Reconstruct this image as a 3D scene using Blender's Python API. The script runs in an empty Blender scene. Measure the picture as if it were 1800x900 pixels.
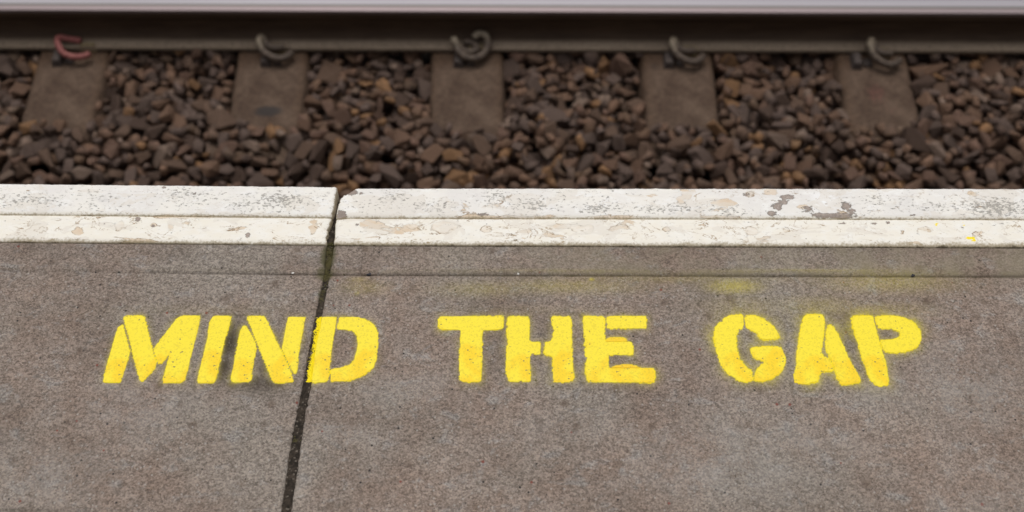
import bpy, bmesh, math, random
import numpy as np
from mathutils import Vector, noise as mnoise

scene = bpy.context.scene
COL = scene.collection
random.seed(11)
RNG = np.random.default_rng(11)

# ------------------------------------------------------------------ camera
cam_data = bpy.data.cameras.new('camera')
cam = bpy.data.objects.new('camera', cam_data)
COL.objects.link(cam)
cam_data.sensor_width = 36.0
cam_data.lens = 2018.0 / 1800.0 * 36.0
cam_data.clip_start = 0.05
cam_data.clip_end = 1000.0
cam.location = (0, 0, 1.6)
cam.rotation_mode = 'XYZ'
from mathutils import Matrix
cam.rotation_euler = (Matrix.Rotation(math.radians(90 - 54.25), 3, 'X') @ Matrix.Rotation(math.radians(0.207), 3, 'Z')).to_euler()
cam_data.dof.use_dof = True
cam_data.dof.focus_distance = 1.90
cam_data.dof.aperture_fstop = 2.5
cam_data.dof.aperture_blades = 9
scene.camera = cam

# ------------------------------------------------------------------ light: bright overcast
SUN_EL, SUN_AZ = math.radians(72), math.radians(-10)
world = bpy.data.worlds.new('World')
scene.world = world
world.use_nodes = True
wt = world.node_tree
bg = wt.nodes['Background']
sky = wt.nodes.new('ShaderNodeTexSky')
sky.sky_type = 'NISHITA'
sky.sun_disc = False
sky.sun_elevation = SUN_EL
sky.sun_rotation = SUN_AZ
sky.dust_density = 4.0
hsv = wt.nodes.new('ShaderNodeHueSaturation')
hsv.inputs['Saturation'].default_value = 0.10
wt.links.new(sky.outputs[0], hsv.inputs['Color'])
wt.links.new(hsv.outputs[0], bg.inputs['Color'])
bg.inputs['Strength'].default_value = 0.12
sun_data = bpy.data.lights.new('sun', 'SUN')
sun_data.energy = 0.95
sun_data.angle = math.radians(40)
sun_data.color = (1.0, 0.95, 0.88)
sun = bpy.data.objects.new('sun', sun_data)
COL.objects.link(sun)
sd = Vector((math.sin(SUN_AZ) * math.cos(SUN_EL), math.cos(SUN_AZ) * math.cos(SUN_EL), math.sin(SUN_EL)))
sun.rotation_euler = sd.to_track_quat('Z', 'Y').to_euler()
sun.location = sd * 20
scene.view_settings.view_transform = 'Standard'
scene.view_settings.look = 'None'
scene.view_settings.exposure = 0.0
scene.view_settings.gamma = 1.0
scene.view_settings.use_curve_mapping = False

# ------------------------------------------------------------------ measured outlines (millimetres on the platform, metres on the track)
LETTERS = [  # letter, outlines of its stencilled strokes, outlines of thicker amber runs; millimetres on the platform
 ('M', [[(-650.2, 901.1), (-650.5, 917.0), (-648.5, 996.1), (-645.8, 1005.6), (-639.7, 1010.8), (-625.5, 977.3), (-617.0, 957.6), (-617.7, 938.1), (-621.2, 906.7), (-622.0, 900.5)], [(-642.5, 1024.9), (-637.7, 1027.5), (-607.9, 1027.6), (-602.2, 1013.9), (-587.6, 977.5), (-580.6, 959.5), (-569.7, 935.5), (-572.5, 924.3), (-584.4, 904.1), (-589.6, 902.7), (-593.5, 908.6), (-604.9, 934.6), (-618.2, 968.3), (-632.8, 1002.8)], [(-581.2, 963.1), (-574.0, 979.3), (-553.7, 1022.3), (-547.7, 1027.5), (-514.8, 1027.7), (-514.5, 1014.3), (-515.7, 977.8), (-518.8, 917.5), (-520.9, 903.0), (-526.5, 900.6), (-553.6, 900.1), (-555.7, 905.3), (-554.0, 927.8), (-553.4, 953.2), (-556.2, 945.4), (-561.6, 936.2), (-567.4, 934.8), (-573.3, 945.4)]],
   []),
 ('I', [[(-497.7, 1014.4), (-496.0, 1023.6), (-493.5, 1027.7), (-463.1, 1027.5), (-463.0, 1018.2), (-467.3, 978.0), (-469.9, 914.3), (-471.4, 900.4), (-498.8, 900.3), (-500.8, 905.5), (-500.3, 924.6), (-497.2, 981.5)]],
   []),
 ('N', [[(-448.3, 917.8), (-447.4, 926.5), (-446.2, 970.9), (-445.0, 1001.7), (-440.8, 1009.8), (-435.9, 1008.0), (-424.0, 989.0), (-413.9, 971.0), (-414.7, 949.6), (-414.5, 907.6), (-416.8, 902.0), (-442.9, 901.2), (-447.6, 909.2)], [(-439.8, 1027.2), (-408.8, 1027.4), (-405.0, 1022.2), (-386.4, 985.6), (-370.6, 956.9), (-354.6, 925.2), (-347.2, 907.8), (-348.9, 901.6), (-375.9, 900.8), (-380.9, 904.9), (-391.3, 926.8), (-409.8, 963.8), (-425.2, 998.1)], [(-370.2, 1026.8), (-341.3, 1026.2), (-341.2, 1011.3), (-343.8, 964.1), (-343.2, 918.3), (-347.7, 917.5), (-353.3, 926.9), (-373.0, 964.0), (-372.5, 985.6)]],
   []),
 ('D', [[(-314.4, 1027.4), (-288.6, 1026.4), (-289.3, 1013.4), (-291.5, 964.3), (-291.1, 911.5), (-293.3, 902.9), (-318.1, 901.1), (-318.5, 908.0), (-318.6, 964.2), (-315.2, 1004.1)], [(-284.8, 1025.7), (-259.9, 1027.3), (-243.9, 1023.6), (-227.5, 1013.7), (-218.4, 995.4), (-217.2, 979.0), (-218.0, 946.8), (-221.3, 929.2), (-235.4, 915.2), (-255.8, 905.5), (-288.1, 902.9), (-291.1, 927.2), (-273.1, 930.8), (-259.8, 935.4), (-253.2, 946.7), (-250.6, 971.7), (-253.0, 989.8), (-260.6, 998.8), (-270.1, 1000.6), (-287.4, 1002.4), (-285.8, 1019.0)]],
   []),
 ('T', [[(-121.8, 1023.4), (-117.3, 1028.6), (-13.8, 1029.8), (-13.0, 1016.4), (-15.1, 1003.5), (-47.8, 1000.8), (-47.4, 944.0), (-48.2, 904.9), (-76.2, 902.8), (-83.2, 907.2), (-84.9, 943.9), (-84.0, 976.0), (-84.2, 1001.4), (-113.1, 1002.0), (-119.4, 1004.9), (-122.0, 1014.1)]],
   []),
 ('H', [[(-8.4, 1023.9), (-5.9, 1029.1), (28.6, 1029.2), (29.4, 1005.6), (29.5, 980.1), (46.2, 979.4), (45.9, 955.0), (30.3, 953.2), (30.0, 905.9), (24.9, 904.2), (-2.3, 903.7), (-6.2, 909.2), (-9.3, 919.6), (-8.7, 965.5)], [(64.0, 1024.2), (66.9, 1029.4), (97.6, 1029.5), (98.5, 1016.9), (98.4, 966.0), (99.3, 913.1), (95.7, 904.2), (73.1, 902.7), (65.6, 904.4), (65.5, 951.6), (51.2, 955.1), (51.8, 978.7), (64.8, 980.9), (66.0, 1013.1)]],
   []),
 ('E', [[(117.3, 1026.3), (119.6, 1030.4), (154.1, 1029.8), (152.5, 980.6), (196.7, 980.8), (197.4, 966.4), (196.2, 955.0), (156.9, 953.7), (155.2, 930.8), (228.9, 931.8), (230.2, 920.6), (227.7, 906.1), (220.9, 903.3), (121.4, 904.6), (117.5, 923.6), (119.9, 948.3), (116.6, 958.9), (117.9, 980.4), (117.1, 1002.3)], [(155.9, 1028.3), (160.4, 1029.8), (222.6, 1030.8), (222.9, 1017.5), (220.9, 1005.7), (155.5, 1004.6)]],
   [[(151.9, 979.9), (154.6, 986.0), (161.6, 988.6), (170.9, 989.4), (186.3, 987.3), (189.9, 980.0)], [(155.8, 930.1), (168.2, 936.5), (183.6, 939.0), (197.2, 936.6), (208.7, 930.7)]]),
 ('G', [[(382.9, 1033.0), (381.8, 1007.1), (373.7, 1001.5), (367.1, 992.4), (366.0, 974.3), (367.8, 949.3), (376.7, 933.5), (385.9, 926.5), (384.1, 906.7), (371.8, 904.6), (358.7, 909.0), (343.6, 922.8), (334.7, 940.3), (331.0, 963.4), (329.8, 988.6), (334.0, 1008.7), (344.9, 1023.5), (361.5, 1032.9)], [(385.3, 1032.3), (399.2, 1033.1), (414.2, 1027.5), (428.3, 1014.6), (435.9, 1001.8), (438.0, 989.0), (430.7, 985.4), (412.0, 984.6), (404.8, 988.9), (399.7, 998.0), (391.0, 1003.4), (385.0, 1007.8)], [(390.2, 970.8), (410.5, 972.7), (438.1, 971.7), (441.2, 960.3), (442.8, 949.6), (439.3, 935.5), (428.1, 919.7), (411.6, 909.2), (399.1, 905.7), (387.2, 907.4), (387.1, 916.1), (394.7, 931.8), (406.9, 944.2), (390.7, 949.4), (386.3, 963.6)]],
   []),
 ('A', [[(480.9, 1026.7), (486.8, 1034.9), (515.2, 1035.4), (517.2, 1026.1), (515.2, 1011.3), (507.5, 982.1), (502.3, 962.3), (504.7, 954.1), (513.2, 949.9), (516.8, 934.1), (514.0, 926.0), (497.1, 924.5), (492.4, 920.0), (487.3, 906.1), (464.9, 901.5), (451.6, 903.6), (449.2, 914.6), (458.1, 939.1), (459.5, 953.2), (467.3, 981.9), (474.1, 1007.5)], [(515.6, 1002.1), (520.2, 1013.2), (524.6, 1015.8), (530.5, 1009.5), (538.5, 982.2), (545.4, 950.0), (557.0, 911.6), (554.4, 905.4), (528.0, 900.4), (522.3, 902.8), (518.6, 913.1), (517.7, 932.3), (514.8, 949.9), (509.3, 964.1), (510.6, 982.1)]],
   []),
 ('P', [[(560.5, 1026.3), (564.0, 1032.3), (597.0, 1032.4), (598.4, 1026.5), (599.2, 993.4), (600.8, 968.1), (603.1, 939.7), (601.8, 911.8), (599.0, 901.4), (587.6, 897.2), (576.2, 900.6), (570.7, 911.6), (568.3, 932.5), (565.3, 950.1), (563.5, 975.1), (561.1, 996.9)], [(601.4, 1030.9), (628.6, 1033.3), (646.8, 1030.4), (663.4, 1019.3), (671.0, 1002.8), (670.2, 988.2), (660.0, 971.9), (642.6, 961.8), (620.7, 959.6), (603.5, 962.7), (601.2, 978.9), (601.2, 985.4), (622.8, 986.9), (636.5, 993.5), (635.0, 1001.6), (623.3, 1005.9), (602.4, 1006.9), (600.8, 1019.1)]],
   []),
]
JOINT_LEFT = [(-312.9, 1303.9), (-313.9, 1259.8), (-315.4, 1233.0), (-319.7, 1205.4), (-320.7, 1174.6), (-318.7, 1114.7), (-321.8, 1068.2), (-325.7, 1023.0), (-328.3, 968.2), (-330.9, 915.3), (-333.6, 874.2), (-339.2, 775.9), (-339.9, 688.2)]
JOINT_RIGHT = [(-301.3, 1300.0), (-305.6, 1268.8), (-308.7, 1236.8), (-308.4, 1211.7), (-307.2, 1177.1), (-309.1, 1114.7), (-314.2, 1039.9), (-315.0, 1000.9), (-317.1, 957.6), (-318.7, 894.7), (-322.5, 854.1), (-324.1, 757.1), (-325.6, 688.3)]
LINES_LEFT = {'edge': [(-915.5, 1301.6), (-311.2, 1297.1)], 'mid': [(-898.4, 1232.7), (-313.2, 1228.4)], 'bot': [(-884.4, 1175.4), (-319.0, 1171.2)], 'gr': [(-869.5, 1114.6), (-318.4, 1111.8)]}
LINES_RIGHT = {'edge': [(-299.7, 1294.0), (913.8, 1298.6)], 'mid': [(-307.1, 1227.4), (897.2, 1230.1)], 'bot': [(-306.2, 1170.7), (883.1, 1171.1)], 'gr': [(-308.7, 1111.2), (869.1, 1112.3)]}
TAN = [(-706.9, 1210.8, 9.9, 5.0, 1), (-683.4, 1207.2, 7.9, 12.4, 0.8), (-752.8, 1194.5, 7.9, 6.2, 0.8), (-625.7, 1211.2, 5.0, 5.0, 0.9), (-345.6, 1206.2, 4.9, 12.4, 0.9), (-119.0, 1207.3, 23.8, 14.9, 0.8), (-166.6, 1209.5, 23.8, 12.4, 0.45), (-44.7, 1205.1, 9.9, 7.4, 0.8), (81.1, 1211.9, 25.8, 6.2, 0.8), (110.8, 1208.3, 21.8, 11.2, 0.6), (132.5, 1205.9, 8.9, 11.2, 0.8), (21.6, 1200.5, 11.9, 4.9, 0.8), (61.0, 1193.2, 9.9, 4.9, 0.7), (417.2, 1203.5, 11.9, 8.7, 0.8), (476.6, 1203.8, 6.9, 5.0, 0.9), (561.0, 1205.4, 4.9, 3.7, 0.9), (310.1, 1280.3, 9.1, 9.1, 1), (298.3, 1272.5, 8.1, 5.2, 0.8), (422.6, 1282.1, 12.1, 7.8, 0.6), (372.1, 1263.8, 22.1, 6.4, 0.7), (460.9, 1288.8, 12.2, 9.1, 0.8), (513.6, 1254.2, 10.0, 3.8, 0.8), (883.0, 1294.6, 10.2, 3.9, 0.8), (717.7, 1207.3, 13.9, 7.5, 0.6), (809.9, 1199.1, 9.9, 7.4, 0.6), (-832.1, 1207.8, 29.7, 9.9, 0.5), (197.9, 1208.7, 29.7, 9.9, 0.5), (267.1, 1206.5, 7.9, 5.0, 0.8), (-594.6, 1208.8, 9.9, 12.4, 0.5), (-258.4, 1216.6, 6.0, 3.7, 0.7), (-805.9, 1222.9, 39.8, 3.8, 0.5), (252.4, 1280.0, 12.1, 5.2, 0.6), (323.9, 1288.1, 8.1, 5.2, 0.6), (-568.4, 1230.2, 69.8, 2.8, 0.9), (-468.8, 1230.7, 29.9, 3.1, 0.9), (-0.2, 1230.3, 89.7, 2.5, 0.8), (179.2, 1231.1, 49.9, 2.8, 0.9), (363.8, 1232.0, 44.9, 3.0, 0.9), (403.0, 1270.4, 131.1, 20.6, 0.22), (342.7, 1272.7, 50.5, 18.1, 0.25), (485.0, 1279.8, 60.7, 18.2, 0.3), (807.4, 1274.8, 60.6, 15.5, 0.2), (-178.4, 1207.0, 118.8, 17.4, 0.2), (98.9, 1208.3, 138.7, 19.9, 0.2), (444.9, 1203.6, 118.7, 17.4, 0.2), (691.2, 1198.6, 148.1, 17.3, 0.18), (-663.1, 1204.8, 128.6, 17.4, 0.22)]
GREY = [(488.7, 1277.2, 12.1, 5.2, 0.9), (480.9, 1264.3, 9.1, 6.4, 0.8), (468.4, 1254.0, 10.0, 7.7, 0.9), (456.7, 1241.2, 8.0, 6.3, 0.9), (590.2, 1255.8, 10.0, 9.0, 0.9), (597.5, 1245.7, 9.0, 7.6, 0.85), (568.8, 1235.4, 39.9, 5.1, 1), (520.7, 1247.9, 10.0, 10.2, 0.5), (-287.0, 1285.3, 12.2, 7.8, 1.2), (-299.6, 1234.0, 8.0, 7.6, 1.2), (-268.5, 1281.5, 4.0, 2.6, 0.9), (576.3, 1220.4, 7.0, 2.5, 1), (633.0, 1220.7, 8.9, 2.5, 1), (656.1, 1222.0, 6.0, 2.5, 0.9), (-458.4, 1190.9, 4.9, 4.9, 0.8), (-270.1, 1214.1, 4.0, 2.5, 0.8), (414.5, 1282.0, 10.1, 5.2, 0.5), (706.7, 1236.1, 20.0, 3.8, 0.6), (-654.9, 1223.6, 4.0, 5.0, 0.9), (-626.5, 1209.9, 4.0, 3.7, 0.8), (-51.2, 1235.1, 10.0, 2.5, 0.8), (-566.5, 1278.8, 5.1, 3.9, 0.7), (-621.6, 1292.9, 4.1, 2.6, 0.8)]
BRIGHT = [(555.7, 1269.5, 18.1, 11.6, 1), (545.0, 1278.5, 14.1, 7.8, 0.6)]
PITS = [(-845.0, 1263.0, 60.3, 15.4, 0.8), (-714.9, 1266.2, 40.3, 18.0, 0.6), (-471.8, 1254.5, 30.1, 15.3, 0.8), (-410.8, 1265.0, 36.2, 18.0, 1.1), (-575.2, 1273.3, 60.5, 18.1, 0.6), (-212.3, 1275.0, 30.3, 18.1, 0.9), (-140.7, 1253.5, 60.2, 12.8, 0.6), (-30.7, 1275.8, 30.3, 18.1, 0.8), (34.8, 1256.8, 40.1, 15.3, 0.9), (154.9, 1248.4, 35.0, 10.2, 1), (295.0, 1247.8, 60.1, 7.6, 0.9), (379.9, 1245.7, 30.0, 7.6, 0.8), (857.2, 1254.2, 45.1, 20.4, 1.2), (721.7, 1253.6, 60.2, 12.8, 0.7), (655.0, 1272.5, 60.5, 15.5, 0.4), (-788.3, 1278.8, 40.4, 10.4, 0.4)]
SPRAY = [(374.3, 1090.9, 43.2, 15.1, 0.55), (635.3, 1101.3, 115.5, 23.4, 0.34), (96.1, 1089.6, 124.7, 16.2, 0.3), (-47.7, 1083.2, 86.1, 16.2, 0.26), (-248.8, 1085.8, 43.1, 16.2, 0.24), (269.9, 1105.5, 250.5, 11.7, 0.22), (542.3, 1122.0, 164.6, 3.5, 0.3), (96.9, 1120.1, 193.5, 3.5, 0.2), (416.3, 1120.3, 125.8, 3.5, 0.22), (511.8, 1049.1, 75.8, 22.7, 0.3), (388.6, 1048.5, 66.3, 24.9, 0.25), (624.5, 1043.9, 75.7, 18.1, 0.25), (-509.6, 1039.0, 141.6, 13.5, 0.12), (47.6, 1041.4, 170.1, 11.3, 0.12), (135.0, 1103.8, 4.8, 3.5, 0.75), (-259.4, 1074.2, 5.7, 4.6, 0.4), (-259.6, 1100.9, 19.2, 7.0, 0.3)]
YELLOW = [(741.3, 1219.2, 4.0, 3.1, 0.85), (787.1, 1219.4, 3.0, 6.3, 0.85), (793.2, 1189.7, 8.9, 3.2, 0.9), (800.0, 1184.8, 3.4, 2.9, 0.9)]
GRIME = [(-460.7, 976.3, 18.5, 36.9, 1.1), (-462.2, 930.4, 11.9, 27.5, 1), (-401.6, 900.5, 41.6, 16.6, 0.75), (-394.4, 936.0, 12.8, 27.5, 0.7), (-387.4, 968.0, 11.1, 21.6, 0.4), (-330.6, 1136.0, 77.8, 10.7, 0.3), (555.4, 999.2, 16.8, 28.6, 0.35), (-777.4, 832.3, 35.4, 49.8, 0.25), (-793.4, 1160.4, 107.7, 24.2, 0.25), (-743.6, 684.9, 101.0, 3.7, 0.5), (-585.3, 1146.8, 58.5, 14.4, 0.2)]
PALE = [(723.7, 898.9, 54.2, 51.8, 0.6), (330.3, 769.1, 103.9, 57.7, 0.5), (-577.9, 853.0, 71.2, 40.4, 0.4), (-262.8, 814.8, 26.4, 11.8, 0.6), (593.3, 878.0, 35.9, 25.6, 0.4), (-703.6, 746.2, 68.8, 37.9, 0.5), (-161.2, 885.1, 54.0, 30.8, 0.4), (89.2, 826.0, 53.0, 29.8, 0.3), (438.3, 798.2, 87.5, 29.3, 0.4), (698.6, 714.8, 76.5, 37.3, 0.3)]
MOSS = [(-315.0, 1148.7, 13.7, 28.9, 1), (-317.4, 1113.0, 15.5, 14.1, 1), (-315.8, 1176.6, 19.7, 7.3, 0.8), (-320.1, 1072.2, 7.7, 18.4, 0.7), (-332.7, 802.9, 4.4, 5.9, 0.8), (-290.7, 1117.8, 29.1, 3.5, 0.6)]
CLIP_AT = [(-1.457, 2.76), (-0.7867, 2.7581), (-0.1414, 2.7614), (0.5562, 2.7517), (1.2002, 2.7471)]
CLIP_HOOK = [(0.0809, -0.0463, 0.03), (0.0626, -0.0614, 0.032), (0.0348, -0.0662, 0.034), (0.0056, -0.0595, 0.04), (-0.0121, -0.0412, 0.05), (-0.0234, -0.0176, 0.055), (-0.022, 0.004, 0.052), (-0.0005, 0.0062, 0.045), (0.0435, 0.0053, 0.036)]
CLIP_LOOP = [(0.0408, -0.0138, 0.034), (0.0086, -0.0213, 0.036), (-0.0138, -0.015, 0.04), (-0.0217, -0.0044, 0.045), (-0.0325, 0.0062, 0.055), (-0.0363, -0.015, 0.06), (-0.0316, -0.0328, 0.052), (-0.0162, -0.0512, 0.042), (0.0098, -0.0636, 0.034), (0.0388, -0.0646, 0.03), (0.0586, -0.0468, 0.028), (0.0655, -0.029, 0.026)]
CLIP_DOUBLE = [(-0.0196, 0.005, 0.036), (0.0122, -0.0001, 0.036), (0.0239, -0.0244, 0.034), (0.002, -0.0402, 0.034), (-0.0239, -0.0361, 0.04), (-0.0442, -0.0203, 0.055), (-0.05, -0.0045, 0.06), (-0.0423, -0.0256, 0.05), (-0.0308, -0.0486, 0.042), (-0.0085, -0.0637, 0.034), (0.0172, -0.0647, 0.03), (0.0391, -0.0516, 0.03), (0.0555, -0.0295, 0.034), (0.0608, -0.004, 0.045), (0.0497, 0.0119, 0.06), (0.0274, 0.015, 0.062), (0.0145, 0.0011, 0.055)]


# ------------------------------------------------------------------ helpers
def tag(o, label=None, cat=None, group=None, kind=None):
    if label: o['label'] = label
    if cat: o['category'] = cat
    if group: o['group'] = group
    if kind: o['kind'] = kind
    return o

def link(name, mesh, mat=None, parent=None):
    o = bpy.data.objects.new(name, mesh)
    COL.objects.link(o)
    if mat is not None and mesh is not None and not mesh.materials:
        mesh.materials.append(mat)
    if parent: o.parent = parent
    return o

def mesh_np(name, v, f, smooth=False):
    """v (n,3) array, f list/array of equal-size faces"""
    me = bpy.data.meshes.new(name)
    f = np.asarray(f, dtype=np.int32)
    k = f.shape[1]
    me.vertices.add(len(v)); me.vertices.foreach_set('co', np.asarray(v, dtype=np.float32).ravel())
    me.loops.add(f.size); me.loops.foreach_set('vertex_index', f.ravel())
    me.polygons.add(len(f))
    me.polygons.foreach_set('loop_start', np.arange(0, f.size, k, dtype=np.int32))
    me.polygons.foreach_set('loop_total', np.full(len(f), k, dtype=np.int32))
    me.update(calc_edges=True)
    me.validate()
    if smooth:
        me.polygons.foreach_set('use_smooth', np.ones(len(me.polygons), dtype=bool))
    return me

def attr(me, name, vals):
    a = me.attributes.new(name, 'FLOAT', 'POINT')
    a.data.foreach_set('value', np.asarray(vals, dtype=np.float32).ravel())

def from_bm(name, bm, smooth=False):
    me = bpy.data.meshes.new(name)
    bmesh.ops.recalc_face_normals(bm, faces=bm.faces)
    bm.to_mesh(me); bm.free()
    if smooth:
        for p in me.polygons: p.use_smooth = True
    return me

def box_bm(bm, x0, x1, y0, y1, z0, z1, taper=0.0):
    t = taper
    c = [(x0, y0, z0), (x1, y0, z0), (x1, y1, z0), (x0, y1, z0),
         (x0 + t, y0 + t, z1), (x1 - t, y0 + t, z1), (x1 - t, y1 - t, z1), (x0 + t, y1 - t, z1)]
    vs = [bm.verts.new(p) for p in c]
    for q in ((3, 2, 1, 0), (4, 5, 6, 7), (0, 1, 5, 4), (1, 2, 6, 5), (2, 3, 7, 6), (3, 0, 4, 7)):
        bm.faces.new([vs[i] for i in q])

def tube_mesh(name, pts, rad, seg=10, sub=6):
    """smooth tube through the points (Catmull-Rom), with rounded ends"""
    P = [Vector(p) for p in pts]
    path = []
    for i in range(len(P) - 1):
        p0 = P[max(i - 1, 0)]; p1 = P[i]; p2 = P[i + 1]; p3 = P[min(i + 2, len(P) - 1)]
        for s in range(sub):
            t = s / sub
            path.append(0.5 * ((2 * p1) + (p2 - p0) * t + (2 * p0 - 5 * p1 + 4 * p2 - p3) * t * t + (3 * p1 - p0 - 3 * p2 + p3) * t ** 3))
    path.append(P[-1])
    bm = bmesh.new()
    rings = []
    up = Vector((0, 0, 1))
    n = len(path)
    for i, p in enumerate(path):
        d = (path[min(i + 1, n - 1)] - path[max(i - 1, 0)]).normalized()
        a = d.cross(up)
        if a.length < 1e-3: a = d.cross(Vector((1, 0, 0)))
        a.normalize(); b = a.cross(d).normalized()
        r = rad * (0.72 if i in (0, n - 1) else 1.0)
        rings.append([bm.verts.new(p + a * r * math.cos(2 * math.pi * k / seg) + b * r * math.sin(2 * math.pi * k / seg)) for k in range(seg)])
    for i in range(n - 1):
        for k in range(seg):
            bm.faces.new((rings[i][k], rings[i][(k + 1) % seg], rings[i + 1][(k + 1) % seg], rings[i + 1][k]))
    bm.faces.new(rings[0]); bm.faces.new(rings[-1])
    return from_bm(name, bm, True)

def gauss(x, y, spots, p=1.0):
    """sum of soft elliptical spots, x and y in mm"""
    out = np.zeros_like(x)
    for cx, cy, rx, ry, a in spots:
        q = ((x - cx) / rx) ** 2 + ((y - cy) / ry) ** 2
        m = q < 9
        out[m] = np.maximum(out[m], a * np.exp(-0.7 * q[m] ** p))
    return out

# ------------------------------------------------------------------ node helper
class Mat:
    def __init__(s, name, rough=0.8, spec=0.3):
        s.m = bpy.data.materials.new(name); s.m.use_nodes = True
        s.t = s.m.node_tree; s.b = s.t.nodes['Principled BSDF']
        s.b.inputs['Roughness'].default_value = rough
        s.b.inputs['Specular IOR Level'].default_value = spec
        s.co = s.t.nodes.new('ShaderNodeTexCoord').outputs['Object']
    def put(s, sock, v):
        if hasattr(v, 'is_output'): s.t.links.new(v, sock)
        elif isinstance(v, (tuple, list)) and len(v) == 3 and sock.type == 'RGBA': sock.default_value = (*v, 1)
        else: sock.default_value = v
    def math(s, op, a, b=0.0, clamp=False):
        n = s.t.nodes.new('ShaderNodeMath'); n.operation = op; n.use_clamp = clamp
        s.put(n.inputs[0], a); s.put(n.inputs[1], b); return n.outputs[0]
    def step(s, v, lo, hi):
        n = s.t.nodes.new('ShaderNodeMapRange'); n.interpolation_type = 'SMOOTHSTEP'
        s.put(n.inputs['Value'], v); n.inputs['From Min'].default_value = lo; n.inputs['From Max'].default_value = hi
        return n.outputs[0]
    def mix(s, f, a, b, mode='MIX'):
        n = s.t.nodes.new('ShaderNodeMix'); n.data_type = 'RGBA'; n.blend_type = mode; n.clamp_factor = True
        s.put(n.inputs[0], f); s.put(n.inputs[6], a); s.put(n.inputs[7], b); return n.outputs[2]
    def noise(s, scale, detail=3.0, rough=0.55, vec=None, dist=0.0):
        n = s.t.nodes.new('ShaderNodeTexNoise'); s.t.links.new(vec or s.co, n.inputs['Vector'])
        n.inputs['Scale'].default_value = scale; n.inputs['Detail'].default_value = detail
        n.inputs['Roughness'].default_value = rough; n.inputs['Distortion'].default_value = dist
        return n.outputs['Fac']
    def voro(s, scale, out='Distance', vec=None, rnd=1.0):
        n = s.t.nodes.new('ShaderNodeTexVoronoi'); s.t.links.new(vec or s.co, n.inputs['Vector'])
        n.inputs['Scale'].default_value = scale; n.inputs['Randomness'].default_value = rnd
        return n.outputs[out]
    def chan(s, c, i=0):
        n = s.t.nodes.new('ShaderNodeSeparateColor'); s.t.links.new(c, n.inputs[0]); return n.outputs[i]
    def xyz(s, i, vec=None):
        n = s.t.nodes.new('ShaderNodeSeparateXYZ'); s.t.links.new(vec or s.co, n.inputs[0]); return n.outputs[i]
    def stretch(s, sc):
        n = s.t.nodes.new('ShaderNodeMapping'); n.inputs['Scale'].default_value = sc
        s.t.links.new(s.co, n.inputs['Vector']); return n.outputs[0]
    def attr(s, name):
        n = s.t.nodes.new('ShaderNodeAttribute'); n.attribute_name = name; return n.outputs['Fac']
    def ramp(s, f, stops, const=False):
        n = s.t.nodes.new('ShaderNodeValToRGB'); s.t.links.new(f, n.inputs[0])
        e = n.color_ramp.elements
        if const: n.color_ramp.interpolation = 'CONSTANT'
        while len(e) < len(stops): e.new(0.5)
        for el, (p, c) in zip(e, stops): el.position = p; el.color = (*c, 1)
        return n.outputs[0]
    def bump(s, h, strength=0.5, dist=0.001):
        n = s.t.nodes.new('ShaderNodeBump'); s.t.links.new(h, n.inputs['Height'])
        n.inputs['Strength'].default_value = strength; n.inputs['Distance'].default_value = dist
        s.t.links.new(n.outputs[0], s.b.inputs['Normal'])
    def color(s, c): s.put(s.b.inputs['Base Color'], c)
    def rough(s, r): s.put(s.b.inputs['Roughness'], r)

YELLOW_PAINT = (0.94, 0.745, 0.014)

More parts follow.
